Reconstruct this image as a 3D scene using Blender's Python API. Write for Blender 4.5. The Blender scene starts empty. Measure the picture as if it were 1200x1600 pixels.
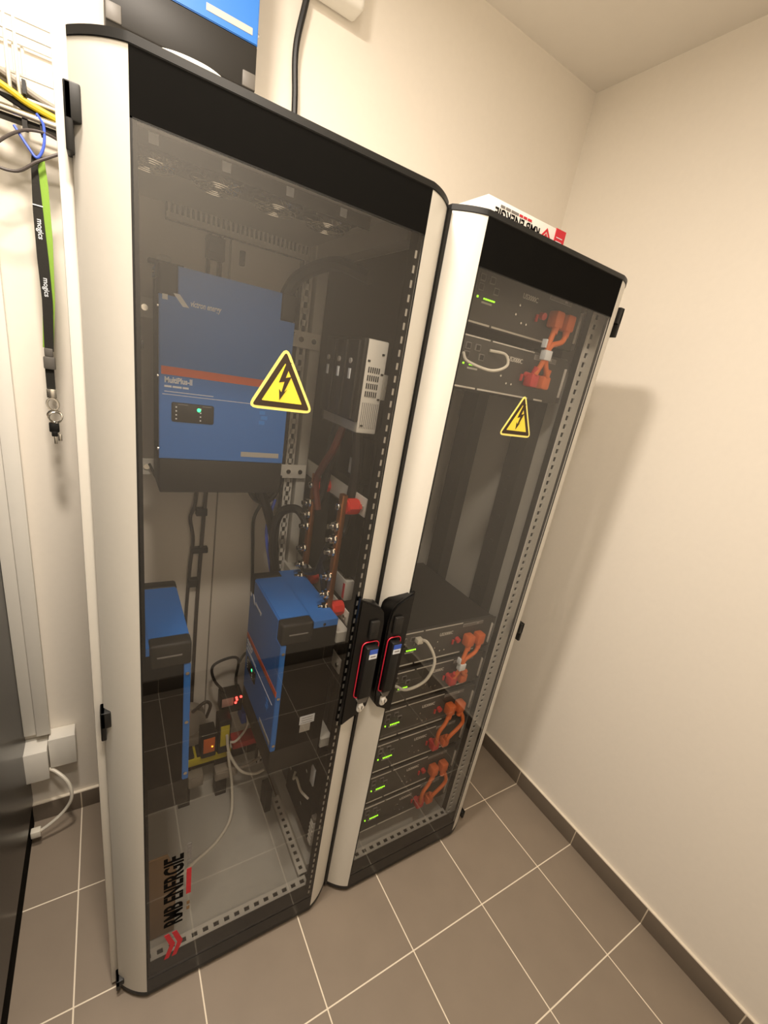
import bpy, bmesh, math, random
from mathutils import Vector, Matrix

random.seed(7)
SC = bpy.context.scene
COL = SC.collection
PI = math.pi

# ------------------------------------------------------------------ materials
def lin(c):
    return tuple((v / 12.92 if v <= 0.04045 else ((v + 0.055) / 1.055) ** 2.4) for v in c)

def rgb(r, g, b):
    return lin((r / 255, g / 255, b / 255)) + (1.0,)

MATS = {}

def base_mat(name):
    m = bpy.data.materials.new(name)
    m.use_nodes = True
    nt = m.node_tree
    for n in list(nt.nodes):
        nt.nodes.remove(n)
    out = nt.nodes.new('ShaderNodeOutputMaterial')
    MATS[name] = m
    return m, nt, out

def mat(name, col, rough=0.5, metal=0.0, var=0.06, scale=40.0, bump=0.0, spec=0.5, coat=0.0, emit=None, estr=0.0):
    m, nt, out = base_mat(name)
    p = nt.nodes.new('ShaderNodeBsdfPrincipled')
    tc = nt.nodes.new('ShaderNodeTexCoord')
    no = nt.nodes.new('ShaderNodeTexNoise')
    no.inputs['Scale'].default_value = scale
    no.inputs['Detail'].default_value = 4
    nt.links.new(tc.outputs['Object'], no.inputs['Vector'])
    ra = nt.nodes.new('ShaderNodeMapRange')
    ra.inputs['To Min'].default_value = 1 - var
    ra.inputs['To Max'].default_value = 1 + var
    nt.links.new(no.outputs['Fac'], ra.inputs['Value'])
    hs = nt.nodes.new('ShaderNodeHueSaturation')
    hs.inputs['Color'].default_value = col
    nt.links.new(ra.outputs['Result'], hs.inputs['Value'])
    nt.links.new(hs.outputs['Color'], p.inputs['Base Color'])
    p.inputs['Roughness'].default_value = rough
    p.inputs['Metallic'].default_value = metal
    p.inputs['Specular IOR Level'].default_value = spec
    p.inputs['Coat Weight'].default_value = coat
    if emit:
        p.inputs['Emission Color'].default_value = emit
        p.inputs['Emission Strength'].default_value = estr
    if bump:
        b = nt.nodes.new('ShaderNodeBump')
        b.inputs['Strength'].default_value = bump
        b.inputs['Distance'].default_value = 0.002
        nt.links.new(no.outputs['Fac'], b.inputs['Height'])
        nt.links.new(b.outputs['Normal'], p.inputs['Normal'])
    nt.links.new(p.outputs['BSDF'], out.inputs['Surface'])
    return m

TX, TY = 0.2915, 0.2997          # floor tile module

def tile_mat(name, tile, grout, axes, rough=0.45, gw=0.0036):
    """square tiles with light grout; axes: list of (axis index, module, offset)"""
    m, nt, out = base_mat(name)
    N, L = nt.nodes, nt.links
    p = N.new('ShaderNodeBsdfPrincipled')
    tc = N.new('ShaderNodeTexCoord')
    sx = N.new('ShaderNodeSeparateXYZ')
    L.new(tc.outputs['Object'], sx.inputs[0])
    fac = None
    for ax, mod, off in axes:
        a = N.new('ShaderNodeMath'); a.operation = 'ADD'; a.inputs[1].default_value = -off + 100 * mod + mod / 2
        L.new(sx.outputs[ax], a.inputs[0])
        b = N.new('ShaderNodeMath'); b.operation = 'MODULO'; b.inputs[1].default_value = mod
        L.new(a.outputs[0], b.inputs[0])
        c = N.new('ShaderNodeMath'); c.operation = 'SUBTRACT'; c.inputs[1].default_value = mod / 2
        L.new(b.outputs[0], c.inputs[0])
        d = N.new('ShaderNodeMath'); d.operation = 'ABSOLUTE'
        L.new(c.outputs[0], d.inputs[0])
        e = N.new('ShaderNodeMath'); e.operation = 'LESS_THAN'; e.inputs[1].default_value = gw / 2
        L.new(d.outputs[0], e.inputs[0])
        if fac is None:
            fac = e
        else:
            g = N.new('ShaderNodeMath'); g.operation = 'MAXIMUM'
            L.new(fac.outputs[0], g.inputs[0]); L.new(e.outputs[0], g.inputs[1])
            fac = g
    no = N.new('ShaderNodeTexNoise'); no.inputs['Scale'].default_value = 9; no.inputs['Detail'].default_value = 6
    L.new(tc.outputs['Object'], no.inputs['Vector'])
    ra = N.new('ShaderNodeMapRange'); ra.inputs['To Min'].default_value = 0.9; ra.inputs['To Max'].default_value = 1.1
    L.new(no.outputs['Fac'], ra.inputs['Value'])
    hs = N.new('ShaderNodeHueSaturation'); hs.inputs['Color'].default_value = tile
    L.new(ra.outputs['Result'], hs.inputs['Value'])
    mx = N.new('ShaderNodeMix'); mx.data_type = 'RGBA'
    L.new(fac.outputs[0], mx.inputs['Factor'])
    L.new(hs.outputs['Color'], mx.inputs['A']); mx.inputs['B'].default_value = grout
    L.new(mx.outputs['Result'], p.inputs['Base Color'])
    rr = N.new('ShaderNodeMapRange'); rr.inputs['To Min'].default_value = rough; rr.inputs['To Max'].default_value = 0.9
    L.new(fac.outputs[0], rr.inputs['Value'])
    L.new(rr.outputs['Result'], p.inputs['Roughness'])
    L.new(p.outputs['BSDF'], out.inputs['Surface'])
    return m

def glass_mat(name, tint, ior, reflect=True):
    m, nt, out = base_mat(name)
    t = nt.nodes.new('ShaderNodeBsdfTransparent')
    t.inputs['Color'].default_value = tint
    if not reflect:
        nt.links.new(t.outputs[0], out.inputs['Surface'])
        return m
    g = nt.nodes.new('ShaderNodeBsdfGlossy')
    g.inputs['Roughness'].default_value = 0.0
    # Schlick reflectance, the same from both sides of the pane
    f = nt.nodes.new('ShaderNodeLayerWeight')
    f.inputs['Blend'].default_value = 0.5
    pw = nt.nodes.new('ShaderNodeMath'); pw.operation = 'POWER'; pw.inputs[1].default_value = 5
    nt.links.new(f.outputs['Facing'], pw.inputs[0])
    r0 = ((ior - 1) / (ior + 1)) ** 2
    ra = nt.nodes.new('ShaderNodeMapRange')
    ra.inputs['To Min'].default_value = r0
    ra.inputs['To Max'].default_value = 1.0
    nt.links.new(pw.outputs[0], ra.inputs['Value'])
    mx = nt.nodes.new('ShaderNodeMixShader')
    nt.links.new(ra.outputs['Result'], mx.inputs[0])
    nt.links.new(t.outputs[0], mx.inputs[1])
    nt.links.new(g.outputs[0], mx.inputs[2])
    nt.links.new(mx.outputs[0], out.inputs['Surface'])
    return m

WALL = mat('plaster', rgb(238, 231, 219), 0.85, var=0.02, scale=60, bump=0.05, spec=0.2)
CEIL = mat('ceiling_paint', rgb(232, 226, 216), 0.9, var=0.02, scale=20, spec=0.2)
FLOORM = tile_mat('floor_tile', rgb(140, 127, 112), rgb(238, 226, 205), [(0, TX, 0.0), (1, TY, 0.0)])
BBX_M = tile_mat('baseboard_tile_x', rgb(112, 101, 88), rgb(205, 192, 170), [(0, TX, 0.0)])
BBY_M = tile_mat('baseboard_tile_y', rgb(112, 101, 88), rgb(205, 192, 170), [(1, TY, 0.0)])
SILIC = mat('silicone_bead', rgb(240, 230, 212), 0.6)
LGREY = mat('light_grey_coat', rgb(212, 208, 198), 0.42, var=0.02, scale=90, bump=0.02)
LGREY2 = mat('pale_grey_frame', rgb(190, 187, 178), 0.45, var=0.03)
GALV = mat('galvanised_steel', rgb(196, 192, 182), 0.35, metal=0.55, var=0.08, scale=80)
CHROME = mat('bright_metal', rgb(225, 222, 214), 0.16, metal=1.0)
BLACK = mat('black_plastic', rgb(15, 15, 13), 0.5, var=0.08)
BLACKM = mat('matte_black_coat', rgb(15, 14, 12), 0.9, var=0.06, spec=0.06)
BLACKG = mat('satin_black', rgb(11, 10, 9), 0.3)
CHAR = mat('charcoal_steel', rgb(38, 36, 33), 0.5, var=0.06, bump=0.02, spec=0.3)
CHARP = mat('charcoal_panel', rgb(62, 60, 56), 0.5, var=0.05)
DARKIN = mat('dark_interior_panel', rgb(50, 48, 44), 0.6)
BLUE = mat('blue_enamel', rgb(44, 112, 192), 0.42, var=0.03)
BLUED = mat('blue_fascia_print', rgb(48, 132, 220), 0.5)
ORNG = mat('orange_stripe', rgb(214, 92, 44), 0.5)
WHITEP = mat('white_print', rgb(222, 226, 230), 0.6)
WHITE = mat('white_plastic', rgb(232, 228, 218), 0.4, var=0.02)
CARD = mat('white_card', rgb(234, 230, 222), 0.7, var=0.02)
BROWNM = mat('flat_brown', rgb(132, 102, 66), 0.8, var=0.1, scale=15)
REDP = mat('red_print', rgb(196, 40, 52), 0.6)
DARKP = mat('dark_print', rgb(12, 10, 9), 0.8, spec=0.08)
POSTM = mat('pale_post_coat', rgb(226, 222, 212), 0.45, var=0.02)
GREYP = mat('grey_print', rgb(120, 116, 112), 0.6)
SILVP = mat('silver_label', rgb(176, 172, 164), 0.4)
SILVGL = mat('silver_and_glint', rgb(214, 209, 199), 0.4)  # silver parts, and the painted glints on the module edges
YELL = mat('signal_yellow', rgb(250, 224, 72), 0.5, var=0.02)
YELLP = mat('yellow_rim', rgb(255, 240, 130), 0.5, var=0.02)
SBLK = mat('sign_black', rgb(54, 38, 22), 0.6)
COPPER = mat('copper', rgb(176, 112, 66), 0.34, metal=0.85, var=0.1)
REDI = mat('red_insulator', rgb(206, 46, 34), 0.5)
REDB = mat('red_button', rgb(196, 52, 50), 0.45)
ORCAB = mat('orange_cable', rgb(216, 108, 46), 0.5, var=0.05)
ORPLUG = mat('orange_plug', rgb(212, 104, 52), 0.55)
YG = mat('yellow_cable', rgb(206, 180, 40), 0.5)
GREYC = mat('grey_cable', rgb(150, 142, 130), 0.55)
BRNC = mat('red_brown_cable', rgb(96, 40, 28), 0.5)
WHC = mat('white_cable', rgb(226, 220, 205), 0.45)
BLKC = mat('black_cable', rgb(26, 25, 24), 0.5)
DGREYC = mat('dark_grey_cable', rgb(74, 66, 62), 0.5)
BLUEC = mat('blue_cable', rgb(70, 100, 215), 0.5)
GRNF = mat('lime_fabric', rgb(140, 180, 66), 0.8, bump=0.2, scale=400)
BLKF = mat('black_fabric', rgb(34, 32, 26), 0.85, bump=0.2, scale=400)
LIDGREY = mat('grey_plastic', rgb(98, 94, 88), 0.5)
YBAR = mat('yellow_plastic', rgb(206, 190, 40), 0.5)
PINK = mat('pinkish_label', rgb(196, 150, 138), 0.6)
BLUEL = mat('blue_label', rgb(58, 92, 190), 0.5)
REDLINE = mat('red_outline', rgb(214, 40, 64), 0.45)
LEDG = mat('green_led', rgb(150, 255, 20), 0.4, emit=(0.35, 1.0, 0.02, 1), estr=1.7)
LEDT = mat('teal_led', rgb(60, 255, 150), 0.4, emit=(0.03, 1.0, 0.26, 1), estr=2.5)
LEDR = mat('red_led', rgb(255, 40, 40), 0.4, emit=(1.0, 0.04, 0.03, 1), estr=6)
LEDO = mat('amber_led', rgb(255, 170, 30), 0.4, emit=(1.0, 0.45, 0.03, 1), estr=2)
GLASSF = glass_mat('smoked_glass_face', (0.90, 0.895, 0.88, 1), 1.92)
GLASSB = glass_mat('smoked_glass_body', (0.96, 0.955, 0.95, 1), 1.5, reflect=False)
CLEARP = glass_mat('clear_sleeve', (0.8, 0.8, 0.78, 1), 1.5)

# ------------------------------------------------------------------ mesh helper
class MB:
    def __init__(self):
        self.bm = bmesh.new()

    def _setmat(self, faces, mi):
        for f in faces:
            f.material_index = mi

    def box(self, x0, x1, y0, y1, z0, z1, bev=0.0, mi=0, seg=2):
        r = bmesh.ops.create_cube(self.bm, size=1.0)
        vs = r['verts']
        for v in vs:
            v.co = Vector((x0 + (v.co.x + .5) * (x1 - x0), y0 + (v.co.y + .5) * (y1 - y0), z0 + (v.co.z + .5) * (z1 - z0)))
        fs = set(f for v in vs for f in v.link_faces)
        self._setmat(fs, mi)
        if bev:
            es = list(set(e for v in vs for e in v.link_edges))
            bmesh.ops.bevel(self.bm, geom=es, offset=bev, segments=seg, affect='EDGES', profile=0.5)
        return self

    def prism(self, pts, axis, a0, a1, mi=0, bev=0.0):
        """polygon pts in the two other axes (order: axis x->(y,z), y->(x,z), z->(x,y)), extruded a0..a1 along axis"""
        def P(p, a):
            return {'x': (a, p[0], p[1]), 'y': (p[0], a, p[1]), 'z': (p[0], p[1], a)}[axis]
        v0 = [self.bm.verts.new(P(p, a0)) for p in pts]
        v1 = [self.bm.verts.new(P(p, a1)) for p in pts]
        n = len(pts)
        fs = [self.bm.faces.new(v0), self.bm.faces.new(v1)]
        for i in range(n):
            fs.append(self.bm.faces.new((v0[i], v0[(i + 1) % n], v1[(i + 1) % n], v1[i])))
        bmesh.ops.recalc_face_normals(self.bm, faces=fs)
        self._setmat(fs, mi)
        if bev:
            es = list(set(e for f in fs[:2] for e in f.edges))
            bmesh.ops.bevel(self.bm, geom=es, offset=bev, segments=2, affect='EDGES')
        return self

    def cyl(self, p0, p1, r, seg=16, mi=0, r1=None):
        p0, p1 = Vector(p0), Vector(p1)
        d = p1 - p0
        q = Vector((0, 0, 1)).rotation_difference(d.normalized()).to_matrix().to_4x4()
        M = Matrix.Translation((p0 + p1) / 2) @ q
        rr = bmesh.ops.create_cone(self.bm, cap_ends=True, segments=seg, radius1=r, radius2=r if r1 is None else r1, depth=d.length, matrix=M)
        self._setmat(set(f for v in rr['verts'] for f in v.link_faces), mi)
        return self

    def ball(self, c, r, mi=0, sc=(1, 1, 1), seg=12):
        M = Matrix.Translation(Vector(c)) @ Matrix.Diagonal((sc[0], sc[1], sc[2], 1))
        rr = bmesh.ops.create_uvsphere(self.bm, u_segments=seg, v_segments=max(6, seg // 2 + 2), radius=r, matrix=M)
        self._setmat(set(f for v in rr['verts'] for f in v.link_faces), mi)
        return self

    def tube(self, pts, r, seg=8, sub=6, mi=0, closed=False, smooth=True, flat=None):
        """swept tube along a Catmull-Rom curve; flat=(w,h) gives a rectangular band section"""
        P = [Vector(p) for p in pts]
        if smooth and len(P) > 2:
            Q = []
            n = len(P)
            rng = range(n if closed else n - 1)
            for i in rng:
                if closed:
                    a, b, c, d = P[(i - 1) % n], P[i], P[(i + 1) % n], P[(i + 2) % n]
                else:
                    a = P[i - 1] if i > 0 else P[i] * 2 - P[i + 1]
                    b, c = P[i], P[i + 1]
                    d = P[i + 2] if i + 2 < n else P[i + 1] * 2 - P[i]
                for s in range(sub):
                    t = s / sub
                    Q.append(0.5 * ((2 * b) + (c - a) * t + (2 * a - 5 * b + 4 * c - d) * t * t + (3 * b - a - 3 * c + d) * t ** 3))
            if not closed:
                Q.append(P[-1])
            P = Q
        n = len(P)
        T = []
        for i in range(n):
            if closed:
                t = P[(i + 1) % n] - P[i - 1]
            else:
                t = P[min(i + 1, n - 1)] - P[max(i - 1, 0)]
            T.append(t.normalized())
        up = Vector((0, 0, 1)) if abs(T[0].z) < 0.9 else Vector((1, 0, 0))
        nrm = (up - T[0] * up.dot(T[0])).normalized()
        rings = []
        for i in range(n):
            nrm = (nrm - T[i] * nrm.dot(T[i]))
            nrm = nrm.normalized() if nrm.length > 1e-6 else Vector((1, 0, 0))
            bi = T[i].cross(nrm)
            ring = []
            if flat:
                w, h = flat
                for (u, v) in ((-w, -h), (w, -h), (w, h), (-w, h)):
                    ring.append(self.bm.verts.new(P[i] + nrm * u + bi * v))
            else:
                for k in range(seg):
                    a = 2 * PI * k / seg
                    ring.append(self.bm.verts.new(P[i] + (nrm * math.cos(a) + bi * math.sin(a)) * r))
            rings.append(ring)
        m = len(rings[0])
        fs = []
        for i in range(n if closed else n - 1):
            A, B = rings[i], rings[(i + 1) % n]
            for k in range(m):
                fs.append(self.bm.faces.new((A[k], A[(k + 1) % m], B[(k + 1) % m], B[k])))
        if not closed:
            fs.append(self.bm.faces.new(list(reversed(rings[0]))))
            fs.append(self.bm.faces.new(rings[-1]))
        self._setmat(fs, mi)
        return self

    def text(self, s, size, M, mi=0, bold=0.0, ext=0.0003, sx=1.0, align='LEFT', shear=0.0):
        cu = bpy.data.curves.new('lettering', 'FONT')
        cu.body = s
        cu.size = size
        cu.align_x = align
        cu.extrude = ext
        cu.offset = bold
        cu.shear = shear
        cu.resolution_u = 3
        ob = bpy.data.objects.new('lettering', cu)
        COL.objects.link(ob)
        dg = bpy.context.evaluated_depsgraph_get()
        me = bpy.data.meshes.new_from_object(ob.evaluated_get(dg))
        bpy.data.objects.remove(ob)
        bpy.data.curves.remove(cu)
        me.transform(M @ Matrix.Diagonal((sx, 1, 1, 1)))
        n0 = len(self.bm.faces)
        self.bm.from_mesh(me)
        bpy.data.meshes.remove(me)
        self.bm.faces.ensure_lookup_table()
        for i in range(n0, len(self.bm.faces)):
            self.bm.faces[i].material_index = mi
        return self

    def xform(self, M):
        self.bm.transform(M)
        return self

    def build(self, name, mats, parent=None, label=None, smooth=True):
        me = bpy.data.meshes.new(name)
        bmesh.ops.recalc_face_normals(self.bm, faces=self.bm.faces[:])
        if parent is not None:
            o = parent
            off = Vector((0, 0, 0))
            while o is not None:
                off += o.location
                o = o.parent
            self.bm.transform(Matrix.Translation(-off))
        self.bm.to_mesh(me)
        self.bm.free()
        if smooth:
            me.shade_smooth()
            me.set_sharp_from_angle(angle=math.radians(38))
        for m in (mats if isinstance(mats, (list, tuple)) else [mats]):
            me.materials.append(m)
        ob = bpy.data.objects.new(name, me)
        COL.objects.link(ob)
        if parent is not None:
            ob.parent = parent
        if label:
            ob['label'] = label
        return ob

def tag(o, label, cat, group=None):
    o['label'] = label
    o['category'] = cat
    if group:
        o['group'] = group
    return o

def thing(name, label, cat, loc=(0, 0, 0), group=None):
    o = bpy.data.objects.new(name, None)
    o.empty_display_size = 0.05
    COL.objects.link(o)
    o.location = loc
    return tag(o, label, cat, group)

def dup(root, loc, rotz=None, label=None, group=None):
    def cp(o, par):
        c = o.copy()
        COL.objects.link(c)
        c.parent = par
        for ch in list(o.children):
            cp(ch, c)
        return c
    r = cp(root, None)
    r.location = loc
    if rotz is not None:
        r.rotation_euler = (0, 0, rotz)
    if label:
        r['label'] = label
    if group:
        r['group'] = group
    return r

def struct(name, mb, mats):
    o = mb.build(name, mats)
    o['kind'] = 'structure'
    return o

def face_front(x, y, z):
    """text matrix: reads along +x, up +z, facing -y"""
    return Matrix.Translation((x, y, z)) @ Matrix.Rotation(PI / 2, 4, 'X')

# ------------------------------------------------------------------ room
XW, YB, YR, ZC, XL = 0.212, 0.905, -0.955, 2.735, -2.6
BH = 0.080
struct('floor', MB().box(XL - .1, XW + .1, YR - .1, YB + .1, -0.06, 0.0), FLOORM)
struct('ceiling', MB().box(XL - .1, XW + .1, YR - .1, YB + .1, ZC, ZC + 0.06), CEIL)
struct('wall_back', MB().box(XL - .1, XW + .1, YB, YB + .1, 0, ZC), WALL)
struct('wall_right', MB().box(XW, XW + .1, YR, YB, 0, ZC), WALL)
struct('wall_front', MB().box(XL - .1, XW + .1, YR - .1, YR, 0, ZC), WALL)
struct('wall_left', MB().box(XL - .1, XL, YR, YB, 0, ZC), WALL)
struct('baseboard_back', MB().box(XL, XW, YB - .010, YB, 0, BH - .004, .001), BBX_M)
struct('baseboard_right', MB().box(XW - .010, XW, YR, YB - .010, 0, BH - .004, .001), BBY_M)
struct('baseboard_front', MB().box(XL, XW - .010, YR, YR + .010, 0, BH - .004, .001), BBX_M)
struct('trim_back', MB().box(XL, XW, YB - .010, YB, BH - .004, BH), SILIC)
struct('trim_right', MB().box(XW - .010, XW, YR, YB - .010, BH - .004, BH), SILIC)

# ------------------------------------------------------------------ rack cabinets
GY = 0.237       # front face of the glass
HT = 1.985

def perforated(mb, axis, a0, a1, u0, u1, v0, v1, pitch, hole, mi=0):
    """a flat bar with square holes: long axis 'x','y' or 'z' from a0 to a1, width u0..u1, thickness v0..v1.
    axis z: u=x v=y; axis x: u=z v=y; axis y: u=z v=x"""
    w = (u1 - u0)
    s = w * 0.30
    def bx(p0, p1, q0, q1):
        if axis == 'z':
            mb.box(q0, q1, v0, v1, p0, p1, mi=mi)
        elif axis == 'x':
            mb.box(p0, p1, v0, v1, q0, q1, mi=mi)
        else:
            mb.box(v0, v1, p0, p1, q0, q1, mi=mi)
    bx(a0, a1, u0, u0 + s)
    bx(a0, a1, u1 - s, u1)
    n = max(2, int((a1 - a0) / pitch))
    st = (a1 - a0) / n
    for i in range(n + 1):
        c = a0 + i * st
        h = (st - hole) / 2
        bx(max(a0, c - h), min(a1, c + h), u0 + s * .5, u1 - s * .5)

def strip_curve(xi, xo, yo, n=10):
    return [(xi + (xo - xi) * t, GY + (yo - GY) * (0.45 * t + 0.55 * t * t)) for t in [i / n for i in range(n + 1)]]

def warning_sticker(parent, cx, z0, side):
    h = side * 0.9
    def tri(s, r):
        # rounded triangle, centroid-aligned offset s (scale)
        base = [Vector((-side / 2, 0)), Vector((side / 2, 0)), Vector((0, h))]
        c = (base[0] + base[1] + base[2]) / 3
        P = [c + (b - c) * s for b in base]
        out = []
        for i in range(3):
            a, b, d = P[i - 1], P[i], P[(i + 1) % 3]
            e0, e1 = (a - b).normalized(), (d - b).normalized()
            k = r * 1.7
            p0, p1 = b + e0 * k, b + e1 * k
            for t in (0, .25, .5, .75, 1):
                q = p0 * (1 - t) ** 2 + b * 2 * t * (1 - t) + p1 * t * t
                out.append((cx + q.x, z0 + q.y))
        return out
    m = MB()
    m.prism(tri(1.0, side * .085), 'y', GY - .0006, GY, 0)
    m.prism(tri(0.86, side * .03), 'y', GY - .0010, GY - .0005, 1)
    m.prism(tri(0.60, side * .008), 'y', GY - .0014, GY - .0009, 2)
    # lightning arrow
    s = side / 0.12
    A = [(.004, .078), (.0125, .079), (.0045, .053), (.0145, .056), (.0035, .029), (.0085, .034), (-.0035, .0145), (-.0055, .0335), (-.0010, .0285), (.0030, .0465), (-.0068, .0440)]
    m.prism([(cx + (a - .002) * s, z0 + (b + .003) * s) for a, b in A], 'y', GY - .0018, GY - .0013, 1)
    return m.build('warning_sticker', [YELLP, SBLK, YELL], parent, 'yellow triangular lightning warning sticker')

def handle(door, xi, xo, sgn):
    """handle plate on an edge strip; xi = inner (glass side) x, xo = seam side x, sgn=+1 when seam is at +x"""
    yb = GY + .004
    X = lambda t: xi + (xo - xi) * t
    pl = [(X(0), .784), (X(.35), .801), (X(.72), .815), (X(.92), .832), (X(1.0), .868), (X(1.0), 1.085), (X(.93), 1.115), (X(.76), 1.132), (X(.45), 1.146), (X(0), 1.162)]
    pk = [(X(.20), .796)] + pl[1:-1] + [(X(.20), 1.155)]
    MB().prism(pl, 'y', yb - .020, GY - .0003, bev=.004).prism(pk, 'y', yb - .012, yb + .03).build('handle_plate', BLACKG, door)
    x0, x1 = X(.30), X(.90)
    a, b = min(x0, x1), max(x0, x1)
    zb, zt = .872, 1.040
    yf = yb - .022
    # red outline
    rr = .012
    out = []
    for (cx, cz, a0) in ((b - rr, zb + rr, -90), (b - rr, zt - rr, 0), (a + rr, zt - rr, 90), (a + rr, zb + rr, 180)):
        for k in range(5):
            t = math.radians(a0 + k * 22.5)
            out.append((cx + rr * math.cos(t), yf, cz + rr * math.sin(t)))
    MB().tube(out, .0014, seg=6, closed=True, smooth=False).build('handle_outline', REDLINE, door, 'red outline around the lever')
    MB().box(a + .006, b - .006, yf - .016, yf + .004, zb + .006, zt - .008, .005).build('handle_lever', BLACK, door)
    cx = (a + b) / 2
    MB().box(cx - .009, cx + .013, yf - .0168, yf - .0158, zt - .040, zt - .026).box(cx - .009, cx + .013, yf - .0168, yf - .0158, zt - .026, zt - .013, mi=1) \
        .box(cx - .005, cx + .009, yf - .0172, yf - .0165, zt - .034, zt - .031, mi=2).build('maker_label', [WHITEP, BLUEL, GREYP], door, 'blue and white label on the lever')
    MB().box(cx - .011, cx + .013, yf - .006, yf + .004, 1.050, 1.100, .003).build('handle_flap', CHAR, door)
    MB().prism([(a + .006, .872), (b - .006, .872), (b - .011, .857), (a + .014, .857)], 'y', yf - .008, yf + .004).build('handle_shoulder', LIDGREY, door)
    m = MB()
    m.box(cx - .0075, cx + .0075, yf - .008, yf + .006, .825, .857, .006, seg=3)
    m.cyl((cx, yf - .004, .846), (cx, yf - .012, .846), .0075, 20)
    m.box(cx - .001, cx + .001, yf - .0128, yf - .011, .841, .851, mi=1)
    m.build('lock_cylinder', [SILVGL, BLACK], door, 'silver key lock under the lever')

def cabinet(name, label, xo0, xi0, xi1, xo1, yo0, yo1, ztop, hinge_left, hinge_zs, post_mat_l, post_mat_r):
    xc = (xo0 + xo1) / 2
    r = thing(name, label, 'cabinet', (xc, 0.55, 0))
    # --- door
    zb, zt = .030, 1.972
    zr = ztop  # underside of the black top rail
    d = MB()
    # inner black door frame behind the glass
    d.box(xi0 - .004, xi0 + .009, GY + .0061, GY + .032, zb + .01, zt - .005)
    if hinge_left:
        d.box(xi1 - .009, xi1 + .004, GY + .0061, GY + .032, zb + .01, zt - .005)
    else:
        d.box(xi1 - .002, xi1 + .004, GY + .0061, GY + .013, zb + .01, zt - .005)
    d.box(xi0, xi1, GY + .0061, GY + .045, zt - .05, zt - .005)
    d.box(xi0, xi1, GY + .0061, GY + .040, zb + .01, zb + .045)
    if hinge_left:
        z = zb + .06
        while z < zr - .02:
            d.box(xi1 - .0105, xi1 - .0065, GY + .0056, GY + .0066, z, z + .0125, mi=1)
            z += .0243
    door = d.build('door', [BLACKM, GALV], r)
    for (xi, xo, yo) in ((xi0, xo0, yo0), (xi1, xo1, yo1)):
        c = strip_curve(xi, xo, yo)
        poly = c + [(xo, yo + .012), (xi, GY + .012)]
        MB().prism(poly, 'z', zb, zt).build('edge_strip', LGREY, door, 'pale grey curved edge strip')
    # black caps following the plan of the door, top and bottom
    ov = .002
    l = [(x, y - ov) for x, y in strip_curve(xi0, xo0, yo0)][::-1]
    rr_ = [(x, y - ov) for x, y in strip_curve(xi1, xo1, yo1)]
    plan = l + rr_ + [(xo1, .330), (xo0, .330)]
    MB().prism(plan, 'z', zt, zt + .011, bev=.001).build('top_cap', BLACK, door, 'black cap along the door top')
    MB().prism([(x, y + ov * 0.5) for x, y in plan[:-2]] + plan[-2:], 'z', zb - .014, zb).build('bottom_cap', BLACK, door, 'black cap along the door bottom')
    MB().box(xi0, xi1, GY - .001, GY + .006, zr, zt).build('top_rail', BLACKM, door, 'matte black top rail')
    MB().box(xi0, xi1, GY - .001, GY + .006, zb, zb + .050).build('bottom_rail', BLACKG, door, 'black bottom rail')
    g = MB().box(xi0, xi1, GY, GY + .005, zb + .050, zr)
    gl = g.build('glass_pane', [GLASSB, GLASSF], door, 'smoked glass pane', smooth=False)
    for p in gl.data.polygons:
        if p.normal.y < -0.9:
            p.material_index = 1
    MB().box(xi0, xi0 + .003, GY - .0006, GY + .0004, zb + .05, zr).box(xi1 - .003, xi1, GY - .0006, GY + .0004, zb + .05, zr).box(xi0, xi1, GY - .0006, GY + .0004, zr - .002, zr).build('glass_seal', BLACK, door)
    # hinges
    xs = xo0 if hinge_left else xo1
    s = -1 if hinge_left else 1
    yo = yo0 if hinge_left else yo1
    for (z0, z1) in hinge_zs:
        m = MB()
        h = z1 - z0
        xa, xb = sorted((xs + s * .006, xs - s * .012))
        m.box(xa, xb, yo - .018, yo + .02, z0 + h * .45, z1, .002)
        xa, xb = sorted((xs + s * .006, xs - s * .003))
        m.box(xa, xb, yo - .018, yo + .02, z0, z1, .002)
        m.build('hinge', BLACK, door)
    # --- carcass: posts, frames, roof
    yf, yk = .300, .862
    xl, xr = xo0 + .004, xo1 - .004
    for (x0, x1, hx, pm) in ((xl, xi0 + .004, xi0 - .018, post_mat_l), (xi1 + (.010 if post_mat_r is POSTM else .042), xr, xi1 + (.033 if post_mat_r is POSTM else .054), post_mat_r)):
        m = MB()
        bx0 = hx - .012 if pm is POSTM else x0 + .002
        if pm is POSTM:
            x0 = hx - .0165
        m.box(bx0, x1 - .002, yf + .005, yf + .03, .016, 1.93)  # backing behind the holes; its dark coat stands for their shade
        m.box(x0, hx - .0075, yf, yf + .0051, .02, 1.93, mi=1)
        m.box(hx + .0075, x1, yf, yf + .0051, .02, 1.93, mi=1)
        z = .03
        while z < 1.92:
            m.box(hx - .010, hx + .010, yf + .0002, yf + .0049, z, z + .0110, mi=1)
            z += .0243
        m.build('front_post', [GALV if pm is CHARP else BLACKM, pm], r, 'front corner post with a row of square holes')
    for (x0, x1) in ((xl, xl + .045), (xr - .045, xr)):
        MB().box(x0, x1, yk - .045, yk, .016, 1.96, .003).build('rear_post', LGREY2, r)
    for z0 in (.016, 1.915):
        m = MB()
        if z0 < 1:
            m.box(xl + .045, xr - .045, yk - .040, yk, z0, z0 + .045)
            m.build('frame_rail', LGREY2, r)
        MB().box(xl, xl + .040, yf + .04, yk - .04, z0, z0 + .045).build('frame_rail', LGREY2, r)
        MB().box(xr - .040, xr, yf + .04, yk - .04, z0, z0 + .045).build('frame_rail', LGREY2, r)
    # perforated front sill and pale floor plate
    m = MB()
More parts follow.
